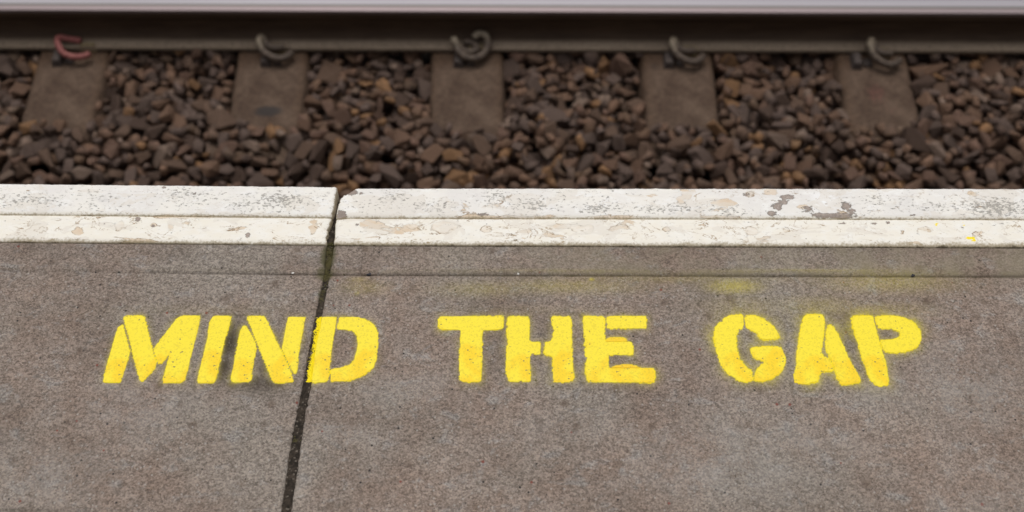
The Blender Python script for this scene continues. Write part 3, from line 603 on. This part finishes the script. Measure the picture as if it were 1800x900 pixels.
for side, lines, lab in ((-1, LINES_LEFT, 'paving slab left of the joint'), (1, LINES_RIGHT, 'paving slab right of the joint')):
    g = lambda x, y: line_y(lines, 'gr', x) - y
    bo = lambda x, y: y - line_y(lines, 'bot', x)
    mi = lambda x, y: y - line_y(lines, 'mid', x)
    fade = (lambda x: np.clip((x + 800) / 450, 0.30, 1.0)) if side < 0 else (lambda x: 1.0 + 0 * x)
    nearj = lambda x, y: np.exp(-np.abs(x - (-318)) / 60.0)
    slab = build_sheet('paving_slab', side, lines, body_rows(lines, side), M_SLAB, platform, {
        'grime': lambda x, y: np.maximum(gauss(x, y, GRIME), 0.30 * np.exp(-np.clip(-bo(x, y), 0, 99) / 5.0)),
        'pale': lambda x, y: gauss(x, y, PALE),
        'algae': lambda x, y: 0.42 * np.clip((x + 250) / 500, 0, 1) * (g(x, y) < 1) + 0.55 * np.exp(-((g(x, y) + 5) / 4.0) ** 2) * fade(x) + 0.30 * np.clip((x + 250) / 400, 0, 1) * np.exp(-np.clip(g(x, y), 0, 200) / 28.0),
        'spray': spray_at,
        'moss': lambda x, y: np.maximum(gauss(x, y, MOSS), 0.30 * np.exp(-((g(x, y) + 5) / 5.0) ** 2) * fade(x)),
        'groove': lambda x, y: np.maximum(1.0 * np.exp(-((g(x, y) - 0.6) / 1.7) ** 2) * fade(x) * np.array([np.clip(0.72 + 0.6 * mnoise.noise(Vector((q * 0.035, 1, 1))) + 0.3 * mnoise.noise(Vector((q * 0.15, 7, 1))), 0.3, 1.1) for q in x]), 0.55 * np.exp(-np.abs(x - joint_x(side, y)) / 1.6)) })
    slab['label'] = lab
    dirty = 1.0 if side > 0 else 0.85
    link_white = build_sheet('white_edge', side, lines, white_rows(lines), M_WHITE, slab, {
        'upper': lambda x, y: (mi(x, y) > 4).astype(float),
        'tan': lambda x, y: gauss(x, y, TAN), 'grey': lambda x, y: gauss(x, y, GREY, 1.4),
        'pits': lambda x, y: gauss(x, y, PITS), 'bright': lambda x, y: gauss(x, y, BRIGHT, 1.5), 'yellow': lambda x, y: gauss(x, y, YELLOW),
        'dirt': lambda x, y: np.maximum.reduce([dirty * np.exp(-np.clip(bo(x, y), 0, 99) / (6.0 + 3.0 * np.clip((x - 300) / 600, 0, 1))), 0.85 * np.exp(-((mi(x, y)) / 1.5) ** 2), 0.30 * np.exp(-((mi(x, y) - 4) / 2.5) ** 2), 0.75 * np.exp(-np.abs(x - joint_x(side, y)) / 2.0)]) })

# joint between the slabs: packed dirt with moss and a smear of yellow
ys = np.arange(560, 1288, 2.6); nc = 9
xl = joint_x(-1, ys) - 2; xr = joint_x(1, ys) + 2
u = np.linspace(0, 1, nc)
X = xl[:, None] + (xr - xl)[:, None] * u[None, :]; Y = np.repeat(ys[:, None], nc, 1)
nz = np.array([mnoise.noise(Vector((a * 0.12, b * 0.07, 2))) + 0.6 * mnoise.noise(Vector((a * 0.4, b * 0.33, 8))) for a, b in zip(X.ravel(), Y.ravel())]).reshape(X.shape)
depth = np.interp(ys, [560, 1110, 1180, 1240, 1288], [-3.4, -3.2, -4.5, -12, -22])
Z = depth[:, None] + 1.6 * nz
me = mesh_np('joint_filler', np.stack([X.ravel(), Y.ravel(), Z.ravel()], 1) / 1000, grid_faces(len(ys), nc, False), True)
attr(me, 'moss', gauss(X.ravel(), Y.ravel(), MOSS) * (0.75 + 0.5 * nz.ravel()))
yy = Y.ravel(); xx = X.ravel()
inD = ((yy > 905) & (yy < 1030)).astype(float) * np.clip((xx - joint_x(-1, yy) + 3) / 12.0, 0.1, 1)
attr(me, 'spray', inD * 1.0)
link('joint_filler', me, M_FILL, platform)

# ------------------------------------------------------------------ the stencilled words
lettering = bpy.data.objects.new('stencilled_lettering', None); COL.objects.link(lettering)
lettering.location = (-0.05, 0.96, 0.0)
tag(lettering, 'bright yellow stencilled MIND THE GAP lettering sprayed on the grey platform paving', 'lettering')
def stroke_mesh(o, z):
    bm = bmesh.new()
    top = [bm.verts.new((x / 1000, y / 1000, z)) for x, y in o]
    f = bm.faces.new(top)
    r = bmesh.ops.extrude_face_region(bm, geom=[f])
    bmesh.ops.translate(bm, vec=(0, 0, -0.0011), verts=[e for e in r['geom'] if isinstance(e, bmesh.types.BMVert)])
    bmesh.ops.triangulate(bm, faces=[q for q in bm.faces if len(q.verts) > 4])
    return from_bm('stroke', bm)
parents = []
for li, (ch, outl, amb) in enumerate(LETTERS):
    e = bpy.data.objects.new('letter', None); COL.objects.link(e)
    c = np.mean(np.array(outl[0]), axis=0) / 1000
    e.parent = lettering
    e.location = (c[0] + 0.05, c[1] - 0.96, 0)
    e['label'] = 'yellow stencilled capital letter %s' % ch
    parents.append((e, c))
for si, (li, o, am) in enumerate(STROKES):
    e, c = parents[li]
    me = stroke_mesh([(x - c[0] * 1000, y - c[1] * 1000) for x, y in o], 0.0007 if am else 0.00045 + 0.00003 * (si % 4))
    link('stroke', me, M_AMBER if am else M_YEL, e)

# ------------------------------------------------------------------ moss tufts in the joint, crumbs in the groove
def hull_mesh(name, n, sx, sy, sz, rng, sub=False):
    bm = bmesh.new()
    pts = rng.normal(size=(n, 3)); pts /= np.linalg.norm(pts, axis=1)[:, None]
    pts = np.sign(pts) * np.abs(pts) ** 0.5
    pts *= rng.uniform(0.72, 1.0, size=(n, 1))
    for p in pts: bm.verts.new((p[0] * sx, p[1] * sy, p[2] * sz))
    r = bmesh.ops.convex_hull(bm, input=bm.verts)
    bmesh.ops.delete(bm, geom=[v for v in bm.verts if not v.link_faces], context='VERTS')
    return from_bm(name, bm)

def mesh_arrays(me):
    v = np.empty(len(me.vertices) * 3, np.float32); me.vertices.foreach_get('co', v)
    me.calc_loop_triangles()
    t = np.empty(len(me.loop_triangles) * 3, np.int32); me.loop_triangles.foreach_get('vertices', t)
    return v.reshape(-1, 3), t.reshape(-1, 3)

def rot_matrix(rng, tilt=None):
    q = rng.normal(size=4); q /= np.linalg.norm(q); w, x, y, z = q
    return np.array([[1 - 2 * (y * y + z * z), 2 * (x * y - z * w), 2 * (x * z + y * w)],
                     [2 * (x * y + z * w), 1 - 2 * (x * x + z * z), 2 * (y * z - x * w)],
                     [2 * (x * z - y * w), 2 * (y * z + x * w), 1 - 2 * (x * x + y * y)]])

def lay_matrix(rng):
    """any heading, tilted a bit from lying flat"""
    e = Matrix.Rotation(float(rng.uniform(0, 6.283)), 3, 'Z') @ Matrix.Rotation(float(rng.normal() * 0.5), 3, 'X') @ Matrix.Rotation(float(rng.normal() * 0.5), 3, 'Y') @ Matrix.Rotation(float(rng.uniform(0, 6.283)), 3, 'Z')
    return np.array(e)

mv, mf, off = [], [], 0
tuft = [mesh_arrays(hull_mesh('tuft', 14, 1, 1, 0.8, RNG)) for _ in range(6)]
for cx, cy, rx, ry, a in MOSS:
    for k in range(int(34 * a * (rx * ry / 250.0) ** 0.4)):
        x = cx + RNG.normal() * rx * 0.35; y = cy + RNG.normal() * ry * 0.55
        xl, xr = joint_x(-1, np.array([y]))[0], joint_x(1, np.array([y]))[0]
        if rx < 25: x = xl + (xr - xl) * RNG.uniform(0.0, 1.0)
        s = RNG.uniform(0.7, 2.0)
        v, f = tuft[RNG.integers(6)]
        inj = xl < x < xr
        mv.append((v @ rot_matrix(RNG).T * s + np.array([x, y, -3.6 if inj else 0.2])) / 1000); mf.append(f + off); off += len(v)
tag(link('moss', mesh_np('moss', np.concatenate(mv), np.concatenate(mf)), M_MOSS, platform), kind='stuff')

M_PALEC = mat_plain('pale_pebble', (0.60, 0.58, 0.54), (0.72, 0.70, 0.66), 300)
M_DARKC = mat_plain('dark_pebble', (0.030, 0.030, 0.038), (0.055, 0.055, 0.065), 300)
for x, y, s, mt, lab in ((-0.3717, 1.1138, 2.0, M_PALEC, 'tiny pale pebble in the groove just left of the slab joint'),
                         (-0.2432, 1.1127, 3.0, M_DARKC, 'small dark pebble in the groove to the right of the mossy joint'),
                         (0.0107, 1.1138, 2.0, M_PALEC, 'tiny pale pebble in the groove above the letters H and E'),
                         (0.6815, 1.1148, 3.4, M_DARKC, 'small blue-black pebble in the groove above the letter P')):
    o = link('pebble', hull_mesh('pebble', 16, s * 0.0016, s * 0.001, s * 0.0009, RNG), mt)
    o.location = (x, y, 0.0006)
    tag(o, lab, 'pebble', 'crumbs of stone in the platform groove')

# ------------------------------------------------------------------ track: sleepers
SLEEPERS = [(-1.4440, 0.013), (-0.7900, 0.013), (-0.1500, 0.006), (0.5410, -0.006), (1.1810, -0.012)]
SL_W = 0.112; SL_Z = -1.080; SL_Y0 = 2.27; SL_Y1 = 4.75
SL_LAB = ['brown concrete sleeper with the red clip at the far left',
          'brown concrete sleeper with a dark stain on its top near the left',
          'straight brown concrete sleeper in the middle under the double clip',
          'brown concrete sleeper to the right of the middle one, its end lost under ballast',
          'brown concrete sleeper with faint red marks at the far right']
sleepers = []
for i, (sx, sk) in enumerate(SLEEPERS):
    ysl = np.concatenate([[SL_Y0], np.arange(SL_Y0 + 0.012, 2.80, 0.02), [3.0, 3.5, 4.0, SL_Y1]])
    prof = [(-SL_W - 0.035, -0.20), (-SL_W - 0.004, -0.014), (-SL_W + 0.006, -0.002), (-SL_W + 0.02, 0)] + [(x, 0) for x in np.linspace(-SL_W + 0.035, SL_W - 0.035, 9)] + [(SL_W - 0.02, 0), (SL_W - 0.006, -0.002), (SL_W + 0.004, -0.014), (SL_W + 0.035, -0.20)]
    v = []
    for y in ysl:
        cx = sk * (2.74 - y) / 0.32
        for (x, z) in prof:
            w = 0.0015 * mnoise.noise(Vector((x * 30, y * 30, i * 4.0)))
            e = 0.004 * mnoise.noise(Vector((y * 22, i * 7.0 + (1 if x > 0 else 0), 0))) if abs(x) > SL_W - 0.025 else 0
            v.append((x + cx + e, y - 2.74, z + w))
    v = np.array(v)
    me = mesh_np('sleeper', v, grid_faces(len(ysl), len(prof), False), True)
    x = v[:, 0] * 1000; y = v[:, 1] * 1000
    attr(me, 'red', gauss(x, y, [(-12, -165, 40, 60, 0.7), (25, -235, 25, 30, 0.6)]) if i == 4 else 0 * x)
    attr(me, 'oil', gauss(x, y, [(18, -250, 48, 24, 1.0)]) if i == 1 else (gauss(x, y, [(-75, -45, 30, 25, 0.6)]) if i == 3 else 0 * x))
    attr(me, 'rust', np.clip((y + 60) / 60, 0, 1) * 0.8 + 0.35 * np.clip((np.abs(x) - 85) / 25, 0, 1))
    o = link('sleeper', me, M_SLEEPER)
    o.location = (sx, 2.74, SL_Z)
    tag(o, SL_LAB[i], 'sleeper', 'concrete sleepers under the rail')
    sleepers.append(o)
    # cast shoulder that holds the clip, and the pad under the rail
    bm = bmesh.new()
    ox = (-0.045, -0.02, -0.030, -0.035, -0.062)[i]
    box_bm(bm, ox - 0.016, ox + 0.024, -0.060, 0.006, -0.012, 0.026, 0.008)
    box_bm(bm, ox + 0.0242, ox + 0.058, -0.050, -0.012, -0.012, 0.012, 0.004)
    bmesh.ops.bevel(bm, geom=list(bm.edges), offset=0.003, segments=1, affect='EDGES')
    sh = link('clip_shoulder', from_bm('clip_shoulder', bm), M_IRON, o)
    bm = bmesh.new(); box_bm(bm, -0.085, 0.085, 0.012, 0.135, -0.003, 0.0095)
    link('rail_pad', from_bm('rail_pad', bm), M_IRON, o)

# ------------------------------------------------------------------ rail
RC = 2.8130; RB = -1.070; RT = -0.920
half = [(0.063, RB), (0.063, RB + 0.010), (0.060, RB + 0.0125), (0.030, RB + 0.024), (0.014, RB + 0.034), (0.0095, RB + 0.046), (0.0088, RB + 0.075),
        (0.0105, RT - 0.052), (0.016, RT - 0.044), (0.0345, RT - 0.034), (0.0362, RT - 0.030), (0.0368, RT - 0.010), (0.0358, RT - 0.0045), (0.0325, RT - 0.0018), (0.0285, RT - 0.0010)]
prof = [(RC - a, z) for a, z in half] + [(RC + a, z) for a, z in reversed(half)]
xs = np.concatenate([[-9, -6, -4, -3], np.linspace(-2.2, 2.2, 45), [3, 4, 6, 9]])
def extrude_profile(name, prof, xs, smooth, cap=True):
    bm = bmesh.new()
    rings = [[bm.verts.new((x, y, z)) for y, z in prof] for x in xs]
    n = len(prof)
    for a, b in zip(rings[:-1], rings[1:]):
        for k in range(n): bm.faces.new((a[k], a[(k + 1) % n], b[(k + 1) % n], b[k]))
    if cap: bm.faces.new(rings[0]); bm.faces.new(rings[-1])
    return from_bm(name, bm, smooth)
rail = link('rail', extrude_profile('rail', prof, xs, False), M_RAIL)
tag(rail, 'long rusty steel rail with a shiny polished top across the ballast', 'rail')
cap_half = [(0.0362, RT - 0.0062), (0.0345, RT - 0.0022), (0.0300, RT - 0.0004), (0.020, RT + 0.0006), (0.0, RT + 0.0011)]
cap = [(RC - a, z) for a, z in cap_half] + [(RC + a, z) for a, z in reversed(cap_half[:-1])]
cap = [(RC - 0.0372, RT - 0.0115)] + cap + [(RC + 0.0372, RT - 0.0115)]
me = extrude_profile('running_surface', cap, xs, False)
link('running_surface', me, M_POL, rail)
weld = [(RC - (a + 0.0016), z) for a, z in half[:-4]]
bm = bmesh.new()
for xa, xb in ((-0.447, -0.423),):
    r0 = [bm.verts.new((xa, y, z)) for y, z in weld]; r1 = [bm.verts.new((xb, y, z)) for y, z in weld]
    for k in range(len(weld) - 1): bm.faces.new((r0[k], r0[k + 1], r1[k + 1], r1[k]))
    bm.faces.new(r0 + [bm.verts.new((xa, RC - 0.004, RT - 0.012)), bm.verts.new((xa, RC - 0.004, RB))])
    bm.faces.new(r1 + [bm.verts.new((xb, RC - 0.004, RT - 0.012)), bm.verts.new((xb, RC - 0.004, RB))])
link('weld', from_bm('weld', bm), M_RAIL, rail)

# ------------------------------------------------------------------ spring clips
hook = tube_mesh('rail_clip', CLIP_HOOK, 0.0105)
hook.materials.append(M_CLIPR)
loop = tube_mesh('rail_clip', CLIP_LOOP, 0.0125)
loop.materials.append(M_CLIP)
double = tube_mesh('rail_clip', CLIP_DOUBLE, 0.0125)
double.materials.append(M_CLIP)
bm = bmesh.new(); box_bm(bm, -0.028, 0.028, -0.012, 0.020, 0.004, 0.028, 0.004)
ins_me = from_bm('insulator', bm); ins_me.materials.append(M_INS)
CLIP_LAB = ['red painted spring clip gripping the rail foot at the far left',
            'curled grey steel spring clip left of the middle, above the stained sleeper',
            'double-looped rusty spring clip on the middle sleeper',
            'dull grey spring clip with a pale bent tip, first to the right of the middle',
            'grey spring clip above the sleeper with red marks at the far right']
for i, (cx, cy) in enumerate(CLIP_AT):
    o = link('rail_clip', (hook, loop, double, loop, loop)[i])
    o.location = (cx, cy, SL_Z)
    o.rotation_euler = (0, 0, (0, 0, 0, math.radians(-4), math.radians(-14))[i])
    tag(o, CLIP_LAB[i], 'rail clip', 'spring clips holding the rail to the sleepers')
    ins = link('insulator', ins_me, None, o)
    ins.location = ((0.062, 0.012, 0.020, 0.022, 0.012)[i], (0.001, -0.008, -0.006, -0.004, -0.004)[i], 0)

# ------------------------------------------------------------------ ballast
bm = bmesh.new()
gx = np.linspace(-8, 8, 33); gy = np.concatenate([[1.10], np.linspace(1.3, 6.5, 14)])
gv = [[bm.verts.new((x, y, -1.165 if y < 3.4 else -1.10)) for y in gy] for x in gx]
for i in range(len(gx) - 1):
    for j in range(len(gy) - 1): bm.faces.new((gv[i][j], gv[i + 1][j], gv[i + 1][j + 1], gv[i][j + 1]))
ballast = tag(link('ballast', from_bm('ballast', bm), M_BED), kind='structure')

CELL = 0.008
BX0, BX1, BY0, BY1 = -2.35, 2.35, 1.75, 3.15
NX = int((BX1 - BX0) / CELL); NY = int((BY1 - BY0) / CELL)
hx = BX0 + (np.arange(NX) + 0.5) * CELL; hy = BY0 + (np.arange(NY) + 0.5) * CELL
HX, HY = np.meshgrid(hx, hy, indexing='ij')
hm = np.full((NX, NY), -1.165); owner = np.full((NX, NY), -1)
target = np.interp(HY, [1.75, 2.05, 2.32, 2.40, 2.50, 2.62, 2.72, 3.15], [-1.075, -1.062, -1.046, -1.050, -1.078, -1.092, -1.108, -1.110])
lump = np.array([mnoise.noise(Vector((a * 5, b * 5, 0))) for a, b in zip(HX.ravel(), HY.ravel())]).reshape(HX.shape)
target = target + 0.016 * lump
solid = np.zeros((NX, NY), bool)
for sx, sk in SLEEPERS:
    d = np.abs(HX - (sx + sk * (2.74 - HY) / 0.32))
    s = (d < SL_W + 0.01) & (HY > SL_Y0)
    hm[s] = SL_Z
    edge = 2.405 + 0.03 * lump
    solid |= (d < SL_W + 0.014) & (HY > edge)
target[solid] = -9
protos = []
for k in range(48):
    a = RNG.uniform(0.95, 1.8); b = RNG.uniform(0.70, 1.10); c = RNG.uniform(0.5, 0.9)
    me = hull_mesh('ballast_stone', int(RNG.integers(11, 17)), a, b, c, RNG)
    me.materials.append(M_STONE1)
    protos.append((me,) + mesh_arrays(me))
stones = []
def drop(ix, iy, r):
    x, y = hx[ix], hy[iy]
    k = int(r / CELL) + 1
    x0, x1 = max(ix - k, 0), min(ix + k + 1, NX); y0, y1 = max(iy - k, 0), min(iy + k + 1, NY)
    dd = ((HX[x0:x1, y0:y1] - x) ** 2 + (HY[x0:x1, y0:y1] - y) ** 2) / (r * r)
    m = dd < 1
    sub = hm[x0:x1, y0:y1]
    base = np.quantile(sub[m], 0.58)
    cz = base + r * 0.55
    if solid[x0:x1, y0:y1][m].mean() > 0.42: return
    if y > 2.70 and y < 2.90: cz = min(cz, RB - r * 0.9)
    if cz + r * 0.7 > target[ix, iy] + 0.030: return
    top = cz + 0.72 * r * np.sqrt(np.clip(1 - dd, 0, 1))
    upd = m & (top > sub)
    sub[upd] = top[upd]
    owner[x0:x1, y0:y1][upd] = len(stones)
    stones.append((x, y, cz, r, int(RNG.integers(len(protos)))))
for it in range(46000):
    ix = int(RNG.integers(NX)); iy = int(RNG.integers(NY))
    if hm[ix, iy] > target[ix, iy] - 0.012: continue
    r = RNG.uniform(0.016, 0.031) * (1.6 if RNG.random() < 0.14 else 1.0)
    if it > 30000: r *= 0.72
    drop(ix, iy, r)
# which stones show largest in the photograph
vis = np.zeros(len(stones))
w = cam.location
dy, dz = HY - w.y, hm - w.z
R = np.array(cam.rotation_euler.to_matrix())
q = np.stack([HX - w.x, dy, dz], -1) @ R
px = 900 + 2018 * q[..., 0] / -q[..., 2]; py = 450 - 2018 * q[..., 1] / -q[..., 2]
seen = (px > 0) & (px < 1800) & (py > 92) & (py < 326) & (owner >= 0) & (HY < 2.75)
np.add.at(vis, owner[seen], 1.0 / q[..., 2][seen] ** 2)
order = np.argsort(-vis)
single = set(int(i) for i in order[:300])
bv, bf, off = [], [], 0
for i, (x, y, z, r, p) in enumerate(stones):
    me, v, f = protos[p]
    Rm = lay_matrix(RNG)
    if i in single:
        o = bpy.data.objects.new('ballast_stone', me); COL.objects.link(o)
        o.parent = ballast
        mm = Matrix([list(map(float, row)) for row in Rm]).to_4x4() @ Matrix.Scale(float(r), 4)
        mm.translation = (float(x), float(y), float(z)); o.matrix_world = mm
    else:
        bv.append(v @ Rm.T * r + np.array([x, y, z])); bf.append(f + off); off += len(v)
tag(link('ballast_stones', mesh_np('ballast_stones', np.concatenate(bv), np.concatenate(bf)), M_STONE2, ballast), kind='stuff')
print('stones', len(stones), 'joined tris', sum(len(f) for f in bf))
